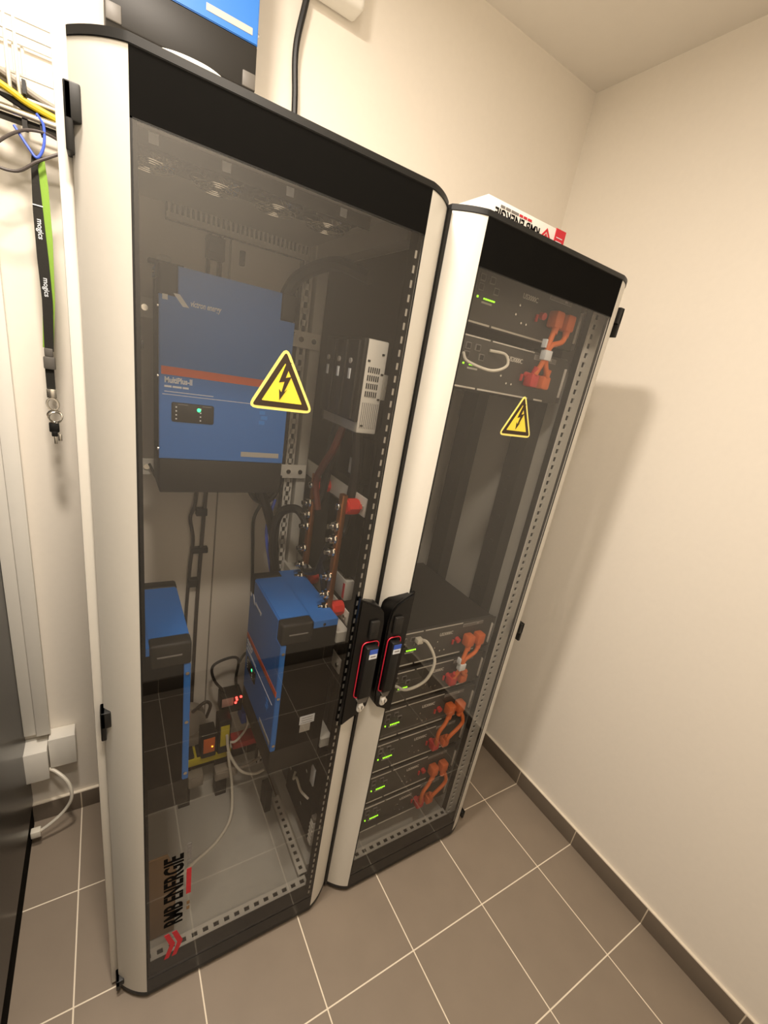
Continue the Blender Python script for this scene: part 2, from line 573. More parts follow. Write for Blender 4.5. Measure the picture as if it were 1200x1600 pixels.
    for (y0, y1) in ((yf - .004, yf + .004), (yf + .016, yf + .026)):
        m.box(xl + .05, xr - .05, y0, y1, .036, .040)
    n = int((xr - xl - .10) / .0285)
    st = (xr - xl - .10) / n
    for i in range(n + 1):
        x = xl + .05 + i * st
        m.box(max(xl + .05, x - .0075), min(xr - .05, x + .0075), yf + .003, yf + .017, .0362, .0398)
    m.box(xl + .05, xr - .05, yf - .004, yf + .001, .016, .0365)
    m.box(xl + .05, xr - .05, yf + .0005, yf + .025, .016, .024, mi=1)  # charcoal strip under the holes imitates the shade in them
    m.build('front_sill', [LGREY, CHARP], r, 'pale grey sill with a row of holes')
    MB().box(xl + .046, xr - .046, yf + .0265, yk - .0405, .016, .022).build('base_plate', LGREY2, r, 'pale grey floor plate')
    m = MB()
    m.box(xl + .02, xr - .02, yf, yf + .03, 1.928, 1.962)
    m.build('front_header', BLACKM, r)
    MB().box(xl, xr, yf + .03, .903, 1.960, 1.984, .002).build('roof_panel', LGREY2, r)
    return r, door, (xl, xr, yf, yk)

cab1, door1, E1 = cabinet('rack_cabinet', 'left pale grey rack cabinet with inverters behind its smoked glass door', -1.357, -1.295, -.838, -.7695, .290, .283, 1.903, True,
                          [(1.853, 1.925), (.884, .952), (.030, .066)], LGREY2, CHARP)
MB().box(-.7690, -.7615, .276, .330, .020, 1.972).build('gap_shade', BLACK, door1, 'black strip for the shade between the doors')  # black strip put in for the shade of the door gap
cab2, door2, E2 = cabinet('rack_cabinet', 'right pale grey rack cabinet holding the stack of battery modules', -.7610, -.703, -.246, -.171, .283, .278, 1.888, False,
                          [(1.853, 1.925), (.884, .952), (.030, .066)], CHARP, POSTM)
MB().box(-1.318, -1.276, .345, .353, 1.628, 1.642, .002).build('door_stay', BLACK, cab1, 'black stay bar')
handle(door1, -.850, -.772, 1)
handle(door2, -.694, -.760, -1)
for ch in door2.children:
    pass
warning_sticker(door1, -1.072, 1.567, .120)
warning_sticker(door2, -.477, 1.567, .116)

# cabinet 1: outer side panel on the left, partition towards cabinet 2
MB().box(-1.3735, -1.3562, .3025, .865, .016, 1.975, .002).build('side_panel', LGREY, cab1, 'pale grey side panel')
MB().box(-.774, -.768, .352, .815, .062, 1.914).build('partition_panel', DARKIN, cab1, 'dark partition panel')
m = MB()
m.box(-.842, -.834, .332, .64, .036, .040)
m.box(-.822, -.812, .332, .64, .036, .040)
for i in range(12):
    y = .340 + i * .0262
    m.box(-.8355, -.8205, y - .007, y + .007, .0362, .0398)
m.box(-.842, -.812, .332, .64, .0222, .027, mi=1)  # charcoal colour stands in for shade below the rail holes
m.box(-.842, -.838, .332, .64, .0225, .0365)
m.build('side_rail', [LGREY, CHARP], cab1, 'pale grey side rail with a row of holes')
# slotted depth rails and struts at the back
m = MB()
perforated(m, 'z', .12, 1.90, -.874, -.848, .742, .746, .030, .016)
m.box(-.876, -.846, .748, .775, .12, 1.90, mi=1)  # dark backing paints the shade seen through the slots
m.build('slotted_strut', [LGREY, DARKIN], cab1, 'galvanised strut with slots')
MB().box(-.838, -.808, .735, .770, .12, 1.90, .002).build('rear_strut', LGREY2, cab1)
m = MB()
perforated(m, 'z', .12, 1.90, -1.296, -1.270, .742, .746, .030, .016)
m.box(-1.298, -1.268, .748, .775, .12, 1.90, mi=1)  # slot shade is put into this backing's dark colour too
m.build('slotted_strut', [LGREY, DARKIN], cab1, 'galvanised strut with slots')
for z in (1.684, 1.308):
    m = MB().box(-1.275, -.815, .7205, .7245, z, z + .042, .001)
    for x in (-1.283, -1.250, -.872, -.835):
        m.cyl((x, .7215, z + .021), (x, .717, z + .021), .007, 12, 1)
    m.build('mounting_bar', [LGREY, CHROME], cab1, 'pale flat bar that carries the upper inverter')
# flat bars on the right-hand side that carry the bus bars and the fuse box
for (z, zz) in ((1.318, 1.366), (1.005, 1.046), (.845, .893)):
    m = MB().box(-.806, -.802, .345, .80, z, zz, .001)
    for y in (.358, .78):
        m.cyl((-.8065, y, (z + zz) / 2), (-.811, y, (z + zz) / 2), .007, 12, 1)
    m.build('side_bar', [LGREY, CHROME], cab1, 'pale flat bar along the side')
# struts that hold the two lower inverters
for (x0, x1) in ((-1.362, -1.340), (-.8465, -.812)):
    for z in (.62, .98):
        MB().box(x0 + (.001 if x0 < -1 else 0), x1, .315, .80, z, z + .03).build('inverter_rail', LGREY2, cab1)

# cabinet 2: side panel inside, slotted 19 inch rails
MB().box(-.182, -.172, .331, .815, .062, 1.914).build('side_panel', LGREY2, cab2, 'pale grey side panel')
for (y0, y1) in ((.405, .472), (.665, .745)):
    m = MB().box(-.232, -.184, y0, y1, .062, 1.914)
    z = .10
    while z < 1.9:
        m.box(-.2335, -.2315, (y0 + y1) / 2 - .006, (y0 + y1) / 2 + .006, z, z + .010, mi=1)
        z += .045
    m.build('rack_rail', [CHAR, BLACK], cab2, 'black slotted rack rail')
    m = MB().box(-.748, -.700, y0, y1, .062, 1.914)
    m.build('rack_rail', CHAR, cab2, 'black slotted rack rail')
MB().box(-.695, -.24, .835, .842, .062, 1.914).build('rear_panel', DARKIN, cab2, 'dark rear panel')

# printed lettering on the left glass, read from bottom to top
def upwards(x, z):
    return Matrix.Translation((x, GY - .0004, z)) @ Matrix.Rotation(PI / 2, 4, 'X') @ Matrix.Rotation(PI / 2, 4, 'Z')
m = MB()
m.text('RMB ENERGIE', .058, upwards(-1.2145, .262), 0, bold=.0017, sx=.725)
for k in range(2):
    dz = .184
    x0 = -1.243 + k * .018
    m.prism([(x0 - .012, dz + .050), (x0 - .001, dz + .050), (x0 + .014, dz), (x0 - .001, dz - .050), (x0 - .012, dz - .050), (x0 + .001, dz)], 'y', GY - .0008, GY, 1)
z = .362
for k, w in enumerate((.018, .020, .016, .022, .018)):
    m.box(-1.206, -1.195, GY - .0008, GY, z, z + w - .001, mi=1)
    z += w
z = .470
for k, w in enumerate((.014, .010, .016, .012, .014, .010)):
    m.box(-1.206, -1.196, GY - .0008, GY, z, z + w - .0025, mi=2)
    z += w
z = .300
for w in (.02, .02):
    m.box(-1.204, -1.197, GY - .0008, GY, z, z + w - .008, mi=3)
    z += w
m.build('glass_lettering', [DARKP, REDP, GREYP, BROWNM], door1, 'dark and red lettering on the glass')

# ------------------------------------------------------------------ inverters
def inverter(name, label, loc, rotz, front_label=True):
    """front face at local y=0 facing -y, bottom at z=0"""
    r = thing(name, label, 'inverter', (0, 0, 0), 'blue and black inverters')
    W, D, H = .284, .147, .476
    cap, capw, band, f = .058, .035, .080, .014
    MB().box(-W / 2 + .001, W / 2 - .001, f, D, .004, H - .006, .002).build('housing', BLACKM, r)
    MB().box(-W / 2, W / 2, 0, D - .004, 0, band, .003).build('base_band', CHAR, r, 'black lower band')
    m = MB()
    m.prism([(-W / 2, band + .001), (W / 2, band + .001), (W / 2, H - cap), (W / 2 - capw, H - cap), (W / 2 - capw, H - .003), (-W / 2 + capw, H - .003), (-W / 2 + capw, H - cap), (-W / 2, H - cap)], 'y', 0, f, bev=.0015)
    # cover folds over the top between and behind the caps
    m.box(-W / 2 + capw, W / 2 - capw, .004, .082, H - .008, H - .001)
    m.box(-W / 2, W / 2, .080, D - .001, H - .020, H - .001)
    m.build('front_cover', BLUE, r, 'blue front cover')
    for s in (-1, 1):
        xa, xb = sorted((s * (W / 2 - capw), s * (W / 2 + .001)))
        m = MB().box(xa + .0005, xb, -.001, .080, H - cap + .0005, H + .001, .006, seg=3)
        m.box(min(s * (W / 2 + .0005), s * (W / 2 + .0022)), max(s * (W / 2 + .0005), s * (W / 2 + .0022)), .018, .066, H - cap + .028, H - cap + .031, mi=1)
        m.build('corner_cap', [CHAR, GREYP], r, 'dark corner cap')
        MB().cyl((s * (W / 2 - .001), .108, H - .011), (s * (W / 2 + .003), .108, H - .011), .004, 10).build('screw', CHROME, r)
        for z in (band + .022, (band + H - cap) / 2 + .01, H - cap - .022):
            MB().cyl((s * (W / 2 - .001), .007, z), (s * (W / 2 + .003), .007, z), .0042, 10).build('screw', CHROME, r)
    m = MB()
    m.box(-W / 2 + .004, W / 2 - .0, -.0008, .001, .264, .281)
    m.build('stripe', ORNG, r, 'orange stripe')
    m = MB()
    m.text('victron energy', .0165, face_front(-W / 2 + .058, -.0004, H - cap - .012), 0, bold=.0003, sx=.62, shear=.25)
    m.prism([(-W / 2 + .026, H - cap + .006), (-W / 2 + .038, H - cap + .006), (-W / 2 + .056, H - cap - .016), (-W / 2 + .044, H - cap - .016)], 'y', -.0008, .0005)
    m.box(-W / 2 + .006, -W / 2 + .016, -.0008, .0005, H - cap - .009, H - cap + .001)
    m.build('logo_lettering', WHITEP, r, 'pale logo lettering')
    m = MB()
    m.text('MultiPlus-II', .0165, face_front(-W / 2 + .010, -.0004, .248), 0, bold=.0006, sx=.75)
    for (x, w) in ((.010, .014), (.026, .018), (.046, .012)):
        m.box(-W / 2 + x, -W / 2 + x + w, -.0008, .0005, .238, .242)
    for (x, w) in ((.010, .10), ):
        m.box(-W / 2 + x, -W / 2 + x + w, -.0007, .0005, .2285, .230)
    m.box(-W / 2 + .006, W / 2 - .02, -.0007, .0005, .2225, .2237)
    m.build('front_lettering', WHITEP, r, 'pale lettering')
    m = MB().box(-.054 - .064, -.054 + .024, -.002, .002, .166, .208, .004)
    for k in range(4):
        m.box(-.110, -.107, -.0026, -.001, .171 + k * .0085, .174 + k * .0085, mi=1)
        m.box(-.060, -.057, -.0026, -.001, .171 + k * .0085, .174 + k * .0085, mi=1)
    m.box(-.105, -.085, -.0025, -.001, .2035, .2050, mi=2)
    m.box(-.055, -.036, -.0025, -.001, .2035, .2050, mi=2)
    m.build('status_panel', [CHAR, WHITEP, GREYP], r, 'dark status panel')
    MB().ball((-.062, -.002, .1955), .0042, sc=(1, .5, 1)).build('status_light', LEDT, r, 'lit green status light')
    m = MB()
    m.box(.036, .130, -.0008, .001, .094, .106)
    m.build('rating_label', SILVP, r, 'pale rating label')
    m = MB()
    for k in range(3):
        m.box(.074 + (k % 2) * .004, .088 + (k % 2) * .006, -.0008, .001, .176 + k * .012, .185 + k * .012)
    m.build('printed_icon', BLUED, r, 'pale blue printed icon')
    r.location = loc
    r.rotation_euler = (0, 0, rotz)
    return r

inv = inverter('inverter', 'blue inverter high on the back of the left cabinet, facing the glass door', (-1.0935, .553, 1.313), 0)
MB().box(-.128, -.098, 0, .0008, 0, 0.0001) if False else None
INVZ = .578
inv_l = dup(inv, (-1.195, .461, INVZ), PI / 2, 'lower inverter against the left side of the left cabinet, seen edge-on')
inv_r = dup(inv, (-.994, .461, INVZ), -PI / 2, 'lower inverter under the copper bus bars, blue face turned to the left')
inv_w = dup(inv, (-1.166, .752, 2.198), 0, 'inverter on the back wall above the left cabinet, cut off by the top edge')
for (x0, x1) in ((-1.3075, -1.281), (-1.053, -1.025)):
    MB().box(x0, x1, .7495, .758, 2.200, 2.228, .002).build('corner_foot', LIDGREY, inv_w, 'grey corner foot')
m = MB()
def at_side(x, y, z):
    return Matrix.Translation((x, y, z)) @ Matrix.Rotation(PI / 2, 4, 'X')
# stickers on the right lower inverter's side (part of it)
st = MB()
st.box(.1421, .1427, .075, .118, .148, .176).box(.1421, .1427, .078, .108, .120, .1475, mi=1)
for k in range(3):
    st.box(.1426, .1430, .080, .112, .152 + k * .008, .1535 + k * .008, mi=2)
lab = st.build('rating_sticker', [WHITEP, SILVP, GREYP], None, 'white sticker on the side')
lab.parent = inv_r
lab.location = (0, 0, 0)
lab.data.transform(Matrix.Identity(4))
# unit faces -x: its near side (towards the door) is local -x? mirrored below if needed
bpy.context.view_layer.update()
near = (inv_r.matrix_world @ Vector((.1421, .09, .15))).y
if near > .46:
    lab.data.transform(Matrix.Diagonal((-1, 1, 1, 1)))
    lab.data.flip_normals()

# ------------------------------------------------------------------ bus bars
def busbar(label, y, z0=1.032, z1=1.352):
    r = thing('bus_bar', label, 'bus bar', (-.835, y, z0), 'copper bus bars')
    MB().box(-.856, -.8415, y - .011, y + .011, z0 - .014, z1 + .014, .003).build('copper_bar', COPPER, r)
    for z in (z1 - .018, z0 + .010):
        m = MB()
        m.cyl((-.8415, y, z), (-.8065, y, z), .019, 16)
        m.cyl((-.836, y, z), (-.812, y, z), .0215, 8)
        m.build('insulator', REDI, r, 'red insulator')
        MB().cyl((-.856, y, z), (-.861, y, z), .010, 6).ball((-.861, y, z), .009, sc=(.6, 1, 1)).build('bolt', CHROME, r)
    for z in (1.282, 1.247, 1.212, 1.143, 1.090, 1.052):
        m = MB()
        m.cyl((-.856, y, z), (-.859, y, z), .0135, 16)
        m.cyl((-.859, y, z), (-.869, y, z), .0105, 6)
        m.cyl((-.869, y, z), (-.880, y, z), .0062, 10)
        m.build('bolt', CHROME, r)
    return r
busbar('front copper bus bar with silver bolts and red end insulators', .384)
busbar('rear copper bus bar, further from the glass door', .566)

# ------------------------------------------------------------------ fuse box with three switches
r = thing('fuse_box', 'black and white fuse box with three switch levers and a louvred end', 'fuse box', (-.83, .44, 1.53))
MB().box(-.858, -.8072, .352, .545, 1.522, 1.722, .003).build('body', WHITE, r, 'white body')
m = MB()
m.box(-.868, -.857, .351, .547, 1.545, 1.722, .003)
for k in range(3):
    m.box(-.875, -.867, .362 + k * .060, .416 + k * .060, 1.550, 1.716, .003)
m.build('switch_block', CHAR, r, 'dark switch block')
for k in range(3):
    y = .389 + k * .060
    MB().cyl((-.8745, y, 1.672), (-.878, y, 1.672), .006, 10).build('indicator', SILVP, r)
    MB().box(-.8775, -.8745, y - .005, y + .005, 1.634, 1.656, .0008).build('switch_label', WHITEP, r)
m = MB().box(-.862, -.857, .352, .545, 1.522, 1.546, .001)
m.build('terminal_cover', CLEARP, r, 'clear terminal cover')
m = MB()
for zz in (1.603, 1.620, 1.637, 1.654):
    for k in range(6):
        x = -.850 + k * .0052
        m.box(x, x + .0026, .3508, .3525, zz, zz + .012)
for k in range(9):
    x = -.852 + k * .0048
    m.box(x, x + .0012, .3512, .3525, 1.533, 1.590, mi=1)
for (x, z) in ((-.818, 1.693), (-.847, 1.537), (-.851, 1.676), (-.814, 1.652), (-.814, 1.598)):
    m.box(x - .003, x + .003, .3506, .3525, z, z + .004)
m.build('louvre_slots', [BLACK, GREYP], r, 'dark vent slots')
MB().box(-.8070, -.785, .352, .60, 1.60, 1.655, .001).cyl((-.795, .352, 1.628), (-.795, .346, 1.628), .006, 12, 1).build('bracket', [LGREY2, CHROME], r, 'pale bracket with a screw')

# ------------------------------------------------------------------ roof fans
r = thing('fan_tray', 'black roof fan tray with four fans inside the left cabinet', 'fan tray', (-1.08, .50, 1.94))
MB().box(-1.305, -.845, .449, .610, 1.9525, 1.9585).box(-1.305, -.845, .446, .450, 1.936, 1.959).build('tray', CHARP, r)
for k, x in enumerate((-1.252, -1.138, -1.022, -.909)):
    m = MB()
    y, z = .532, 1.953
    m.tube([(x + .050 * math.cos(a), y + .050 * math.sin(a), z - .006) for a in [i * PI / 12 for i in range(24)]], .0055, seg=6, closed=True, smooth=False)
    fan = m.build('fan', CHAR, r)
    MB().cyl((x, y, z + .001), (x, y, z - .014), .019, 20).build('fan_hub', LIDGREY, fan)
    MB().box(x - .0075, x + .0075, .4445, .4465, 1.942, 1.957, .0003).build('fan_label', WHITEP, fan, 'pale square label')
    m = MB()
    for i in range(7):
        a = i * 2 * PI / 7
        ca, sa = math.cos(a), math.sin(a)
        cb, sb = math.cos(a + .55), math.sin(a + .55)
        vs = [m.bm.verts.new(v) for v in ((x + .018 * ca, y + .018 * sa, z - .001), (x + .046 * ca, y + .046 * sa, z - .001), (x + .046 * cb, y + .046 * sb, z - .013), (x + .018 * cb, y + .018 * sb, z - .013))]
        vt = [m.bm.verts.new(v.co + Vector((0, 0, -.0015))) for v in vs]
        m.bm.faces.new(vs); m.bm.faces.new(vt[::-1])
        for q in range(4):
            m.bm.faces.new((vs[q], vs[(q + 1) % 4], vt[(q + 1) % 4], vt[q]))
    m.build('blades', CHROME, fan, 'shiny blades')
    m = MB()
    for rr in (.018, .030, .042):
        m.tube([(x + rr * math.cos(a), y + rr * math.sin(a), z - .020) for a in [i * PI / 10 for i in range(20)]], .0011, seg=5, closed=True, smooth=False)
    for i in range(4):
        a = PI / 4 + i * PI / 2
        m.tube([(x + .012 * math.cos(a), y + .012 * math.sin(a), z - .020), (x + .058 * math.cos(a), y + .058 * math.sin(a), z - .008)], .0013, seg=5, smooth=False)
    m.build('wire_guard', CHROME, fan, 'bright wire guard')

# slotted wiring duct at the top of the back wall
r = thing('wiring_duct', 'grey slotted wiring duct across the wall behind the left cabinet', 'duct', (-1.0, .88, 1.925))
m = MB().box(-1.19, -.815, .880, .9045, 1.925, 1.990, mi=1)  # charcoal back puts the shade inside the slots into colour
m.box(-1.19, -.815, .868, .881, 1.925, 1.938)
m.box(-1.19, -.815, .868, .881, 1.980, 1.990)
for k in range(31):
    x = -1.188 + k * .0122
    m.box(x, x + .0062, .867, .8715, 1.930, 1.986)
m.build('duct_body', [LGREY, CHARP], r)
MB().box(-1.192, -.813, .864, .868, 1.984, 1.996, .001).build('duct_lid', LGREY2, r)

# ------------------------------------------------------------------ battery modules
BW, BH_, BD = .452, .1195, .42
def battery(label, loc):
    r = thing('battery_module', label, 'battery', (0, 0, 0), 'rack battery modules')
    W = BW
    MB().box(-W / 2 + .003, W / 2 - .003, .012, BD, .001, BH_ - .001, .002).build('case', CHAR, r)
    m = MB().box(-W / 2, W / 2, 0, .012, 0, BH_, .002)
    m.build('front_panel', CHARP, r)
    for (z0, z1, segs) in ((.0015, .0055, ((-.21, -.085), (-.078, .105), (.13, .165))), (BH_ - .0045, BH_ - .0015, ((-.21, -.070), (-.062, .088)))):  # pale strips paint the reflections along the front edges
        m = MB()
        for a, b in segs:
            m.box(a, b, -.0012, .001, z0, z1, .0004)
        m.build('edge_glint', SILVGL, r, 'pale strip painted for the edge glint')
    for s in (-1, 1):
        xa, xb = sorted((s * (W / 2 - .004), s * (W / 2 + .010)))
        m = MB().box(xa, xb, -.001, .004, .004, BH_ - .004, .0008)
        xa, xb = sorted((s * (W / 2 - .0045), s * (W / 2 - .002)))
        m.box(xa, xb, -.010, .001, .018, BH_ - .022, .0015, mi=1)  # pale colour stands for the reflection along the ear edge
        m.build('mounting_ear', [CHARP, SILVGL], r, 'ear with a grip painted pale for its glint')
    # leds at left
    m = MB()
    for k in range(6):
        x = -.120 + k * .0062
        m.box(x, x + .0036, -.0022, .001, .0538, .0567)
    m.box(-.1405, -.137, -.0022, .001, .054, .058)
    m.build('charge_lights', LEDG, r, 'lit row of green lights')
    MB().box(-.124, -.092, -.0012, .001, .0455, .0495).build('light_caption', SILVP, r)
    m = MB()
    for (x, z) in ((-.135, .095), (-.135, .076), (-.105, .095), (-.088, .076)):
        m.box(x - .008, x + .008, -.003, .001, z - .0075, z + .0075, .0008)
        m.box(x - .006, x + .006, -.0034, -.002, z - .0055, z + .0055, mi=1)
    m.build('data_ports', [GREYP, BLACK], r, 'metal framed data sockets')
    MB().text('US3000C', .0155, face_front(.000, -.0003, .0835), 0, bold=.0002, sx=.90).build('model_lettering', SILVGL, r, 'grey model lettering')
    m = MB().box(.092, .178, -.0014, .001, .101, .112, .0004)
    m.text('PYLONTECH', .0095, face_front(.098, -.0016, .1030), 1, bold=.0002, sx=1.1)
    m.build('brand_plate', [SILVGL, GREYP], r, 'silver plate')
    m = MB()
    for (x, z) in ((-.005, .066), (-.012, .045), (.012, .030), (.03, .03)):
        m.cyl((x, .001, z), (x, -.003, z), .0026, 8)
    m.build('screw', CHROME, r)
    MB().box(.058, .064, -.005, .001, .043, .060, .001).cyl((.077, .001, .060), (.077, -.012, .058), .0085, 14).build('power_button', REDB, r, 'red power button')
    r.location = loc
    return r
BX = -.4815
bz = [1.799, 1.657] + [.841 - .1412 * i for i in range(6)]
names = ['top battery module of the upper pair, right under the cabinet roof',
         'lower battery module of the upper pair, above the empty rack space',
         'topmost battery module of the lower stack, a white loop of cable on it',
         'second battery module from the top of the lower stack',
         'third battery module from the top of the lower stack',
         'fourth battery module from the top of the lower stack',
         'fifth battery module from the top of the lower stack',
         'bottom battery module of the lower stack, just above the cabinet floor']
bat0 = battery(names[0], (BX, .320, bz[0]))
for i in range(1, 8):
    dup(bat0, (BX, .320, bz[i]), None, names[i])
# shelves under the two stacks
m = MB().box(-.695, -.246, .405, .74, bz[1] - .006, bz[1] - .0005)
m.build('shelf', CHAR, cab2)
m = MB().box(-.695, -.246, .405, .74, bz[7] - .008, bz[7] - .0005)
m.build('shelf', CHAR, cab2)

# orange link cables between pairs of modules
def link(zt, zb, side, shape, label, grp):
    """zt/zb: bottom z of upper / lower module; side 0 = left, 1 = right"""
    xt = BX + (.115 if side == 0 else .160)
    xb = BX + (.085 if side == 0 else .130)
    yf = .318
    za, zc = zt + .058, zb + .052
    r = thing('link_cable', label, 'cable', (xt, yf - .02, zc), grp)
    zl = [za - .040, zc + .04]
    if shape == 'merge':
        pts = [(xt, yf - .020, za - .012), (xt - .012, yf - .026, za - .045), (BX + .095 + side * .010, yf - .030, (za + zc) / 2 + .010), (BX + .093 + side * .008, yf - .030, (za + zc) / 2 - .025), (xb - .002, yf - .024, zc + .012)]
    else:
        bow = -.030 if side == 0 else .026
        pts = [(xt, yf - .020, za - .012), (xt + bow * .6, yf - .028, za - .045), (xt + bow - .012, yf - .032, (za + zc) / 2), (xb + bow * .2 - .004, yf - .030, zc + .030), (xb, yf - .022, zc + .004)]
    MB().tube(pts, .0068, seg=10, sub=8).build('cable', ORCAB, r)
    m = MB()
    m.box(xt - .0155, xt + .0155, yf - .030, yf + .001, za - .020, za + .020, .006)
    m.cyl((xt, yf - .020, za - .016), (xt - .004, yf - .024, za - .034), .010, 12, r1=.008)
    m.build('plug', ORPLUG, r)
    m = MB()
    m.box(xb - .015, xb + .015, yf - .028, yf + .001, zc - .020, zc + .014, .006)
    m.cyl((xb, yf - .018, zc + .010), (xb - .001, yf - .024, zc + .030), .010, 12, r1=.008)
    m.build('plug', ORPLUG if side else REDB, r)
    return r
pairs = [(0, 1, 'merge', 'upper battery pair'), (2, 3, 'merge', 'top two modules of the lower stack'), (4, 5, 'loop', 'third and fourth modules of the lower stack'), (6, 7, 'loop', 'bottom two modules of the lower stack')]
for a, b, shp, where in pairs:
    for s in (0, 1):
        c = link(bz[a], bz[b], s, shp, f"{'left' if s == 0 else 'right'} orange link cable joining the {where}", 'orange battery link cables')
        if a in (0, 2) and s == 0:
            zc = (bz[a] + bz[b]) / 2 + .052
            MB().box(BX + .083, BX + .108, .278, .296, zc - .022, zc + .002, .002).box(BX + .076, BX + .082, .280, .294, zc + .006, zc + .026, .001).build('cable_tag', WHITEP, c, 'white cable tag')

def cable(name, label, pts, r, m_, cat='cable', group=None, seg=8, sub=8):
    o = MB().tube(pts, r, seg=seg, sub=sub).build(name, m_)
    return tag(o, label, cat, group)

z = bz[1] + .075
tag(MB().tube([(BX - .15, .313, z + .002), (BX - .155, .285, z - .016), (BX - .10, .262, z - .026), (BX - .045, .272, z - .008), (BX - .030, .300, z + .018), (BX - .07, .314, z + .020)], .0034, seg=8).build('patch_cable', WHC),
    'white patch cable looping across the lower module of the upper pair', 'cable', 'white patch cables')
za, zb_ = bz[2] + .095, bz[3] + .080
tag(MB().tube([(BX - .088, .312, za), (BX - .075, .285, za + .004), (BX - .052, .262, za - .050), (BX - .070, .262, za - .115), (BX - .120, .280, zb_ + .006), (BX - .140, .312, zb_)], .0046, seg=8).box(BX - .100, BX - .080, .298, .3172, za - .008, za + .008, .002).build('patch_cable', WHC),
    'white patch cable arching between the top two modules of the lower stack', 'cable', 'white patch cables')

# ------------------------------------------------------------------ cables and small gear inside the left cabinet
cb = 'heavy black cables in the left cabinet'
cable('power_cable', 'thick black cable sagging under the cabinet roof to the upper inverter', [(-.80, .50, 1.86), (-.85, .60, 1.885), (-.905, .68, 1.85), (-.935, .70, 1.79), (-.955, .715, 1.72)], .017, BLKC, group=cb)
cable('power_cable', 'thick black cable bowed down below the right end of the upper inverter', [(-.975, .70, 1.33), (-.955, .70, 1.27), (-.925, .70, 1.19), (-.905, .69, 1.10), (-.90, .68, 1.0)], .014, BLKC, group=cb)
cable('power_cable', 'black cable from the fuse box down to the rear bus bar', [(-.832, .50, 1.535), (-.835, .515, 1.46), (-.828, .54, 1.38), (-.832, .555, 1.30), (-.850, .550, 1.285)], .013, BLKC, group=cb)
cable('power_cable', 'black cable from the fuse box down to the front bus bar', [(-.830, .40, 1.535), (-.818, .40, 1.44), (-.812, .412, 1.36), (-.822, .412, 1.26), (-.850, .392, 1.250)], .013, BLKC, group=cb)
cable('power_cable', 'red-brown cable hanging from the fuse box towards the rear bus bar', [(-.838, .455, 1.530), (-.850, .470, 1.46), (-.852, .52, 1.40), (-.850, .556, 1.345), (-.842, .540, 1.27)], .010, BRNC, group=cb)
cable('power_cable', 'black cable bowed behind the front bus bar', [(-.852, .400, 1.215), (-.850, .43, 1.20), (-.845, .455, 1.14), (-.826, .46, 1.06), (-.818, .44, .96), (-.819, .42, .80), (-.817, .41, .60)], .012, BLKC, group=cb)
cable('power_cable', 'black cable looping left from the rear bus bar', [(-.852, .57, 1.213), (-.880, .60, 1.25), (-.915, .64, 1.22), (-.920, .66, 1.12), (-.900, .66, 1.00), (-.89, .65, .80)], .013, BLKC, group=cb)
cable('power_cable', 'black cable hanging low between the bus bars', [(-.852, .565, 1.090), (-.850, .545, 1.075), (-.838, .50, 1.10), (-.838, .47, 1.15), (-.852, .40, 1.143)], .011, BLKC, group=cb)
cable('power_cable', 'black cable dropping in front of the partition, next to the post', [(-.785, .45, 1.52), (-.784, .42, 1.40), (-.786, .415, 1.20), (-.786, .43, 1.0), (-.785, .42, .70), (-.786, .42, .30)], .010, BLKC, group=cb)
cable('control_cable', 'blue control cable curving behind the rear bus bar', [(-.905, .72, 1.24), (-.930, .70, 1.15), (-.915, .69, 1.04), (-.895, .68, .95)], .005, BLUEC)
# dark boxes on the partition
r = thing('distribution_box', 'black distribution box on the partition behind the front bus bar', 'electrical box', (-.79, .50, 1.10))
MB().box(-.8005, -.7745, .395, .56, 1.125, 1.312, .003).build('box_body', BLACKM, r)
m = MB()
for (y, z_) in ((.43, 1.285), (.44, 1.23), (.43, 1.16)):
    m.cyl((-.8005, y, z_), (-.804, y, z_), .005, 10)
m.build('screw', CHROME, r)
r = thing('distribution_box', 'black and white relay box above the silver side bar', 'electrical box', (-.79, .47, 1.40))
MB().box(-.800, -.7745, .40, .54, 1.385, 1.50, .003).build('box_body', BLACKM, r)
MB().box(-.8015, -.7995, .45, .47, 1.40, 1.44).cyl((-.80, .43, 1.43), (-.804, .43, 1.43), .005, 10).build('label_plate', WHITEP, r, 'white label')
r = thing('distribution_box', 'pale meter with a red mark low between the bus bar and the post', 'electrical box', (-.79, .47, 1.06))
MB().box(-.800, -.7745, .39, .49, 1.055, 1.115, .003).build('box_body', LGREY2, r)
MB().box(-.8012, -.7995, .395, .405, 1.06, 1.105).build('red_mark', REDP, r, 'red mark')
# black cables lower down at the partition, silver bolts, white connector
r = thing('terminal_box', 'low black terminal box at the right of the left cabinet, wires at its foot', 'electrical box', (-.80, .45, .30))
MB().box(-.806, -.7745, .38, .60, .13, .52, .003).build('box_body', BLACKM, r)
m = MB()
for (y, z_) in ((.55, .47), (.44, .38), (.56, .26), (.45, .22)):
    m.cyl((-.806, y, z_), (-.811, y, z_), .006, 10)
m.build('screw', CHROME, r)
MB().box(-.812, -.8065, .385, .41, .37, .44, .001).build('label_plate', WHITEP, r, 'white label')
tag(MB().tube([(-.812, .40, .30), (-.822, .41, .31), (-.824, .44, .300), (-.830, .47, .325), (-.826, .50, .285), (-.812, .52, .29)], .004, seg=8).build('wire', WHC), 'short white wire on the low terminal box', 'wire')
r = thing('connector_strip', 'white ribbed connector behind the post near the cabinet floor', 'connector', (-.79, .40, .2))
m = MB().box(-.806, -.785, .352, .376, .13, .235, .003)
for k in range(5):
    m.box(-.807, -.804, .351, .375, .140 + k * .018, .148 + k * .018)
m.build('connector_body', WHITE, r)
MB().box(-.804, -.787, .354, .374, .236, .252, .001).build('connector_tab', GREYC, r)

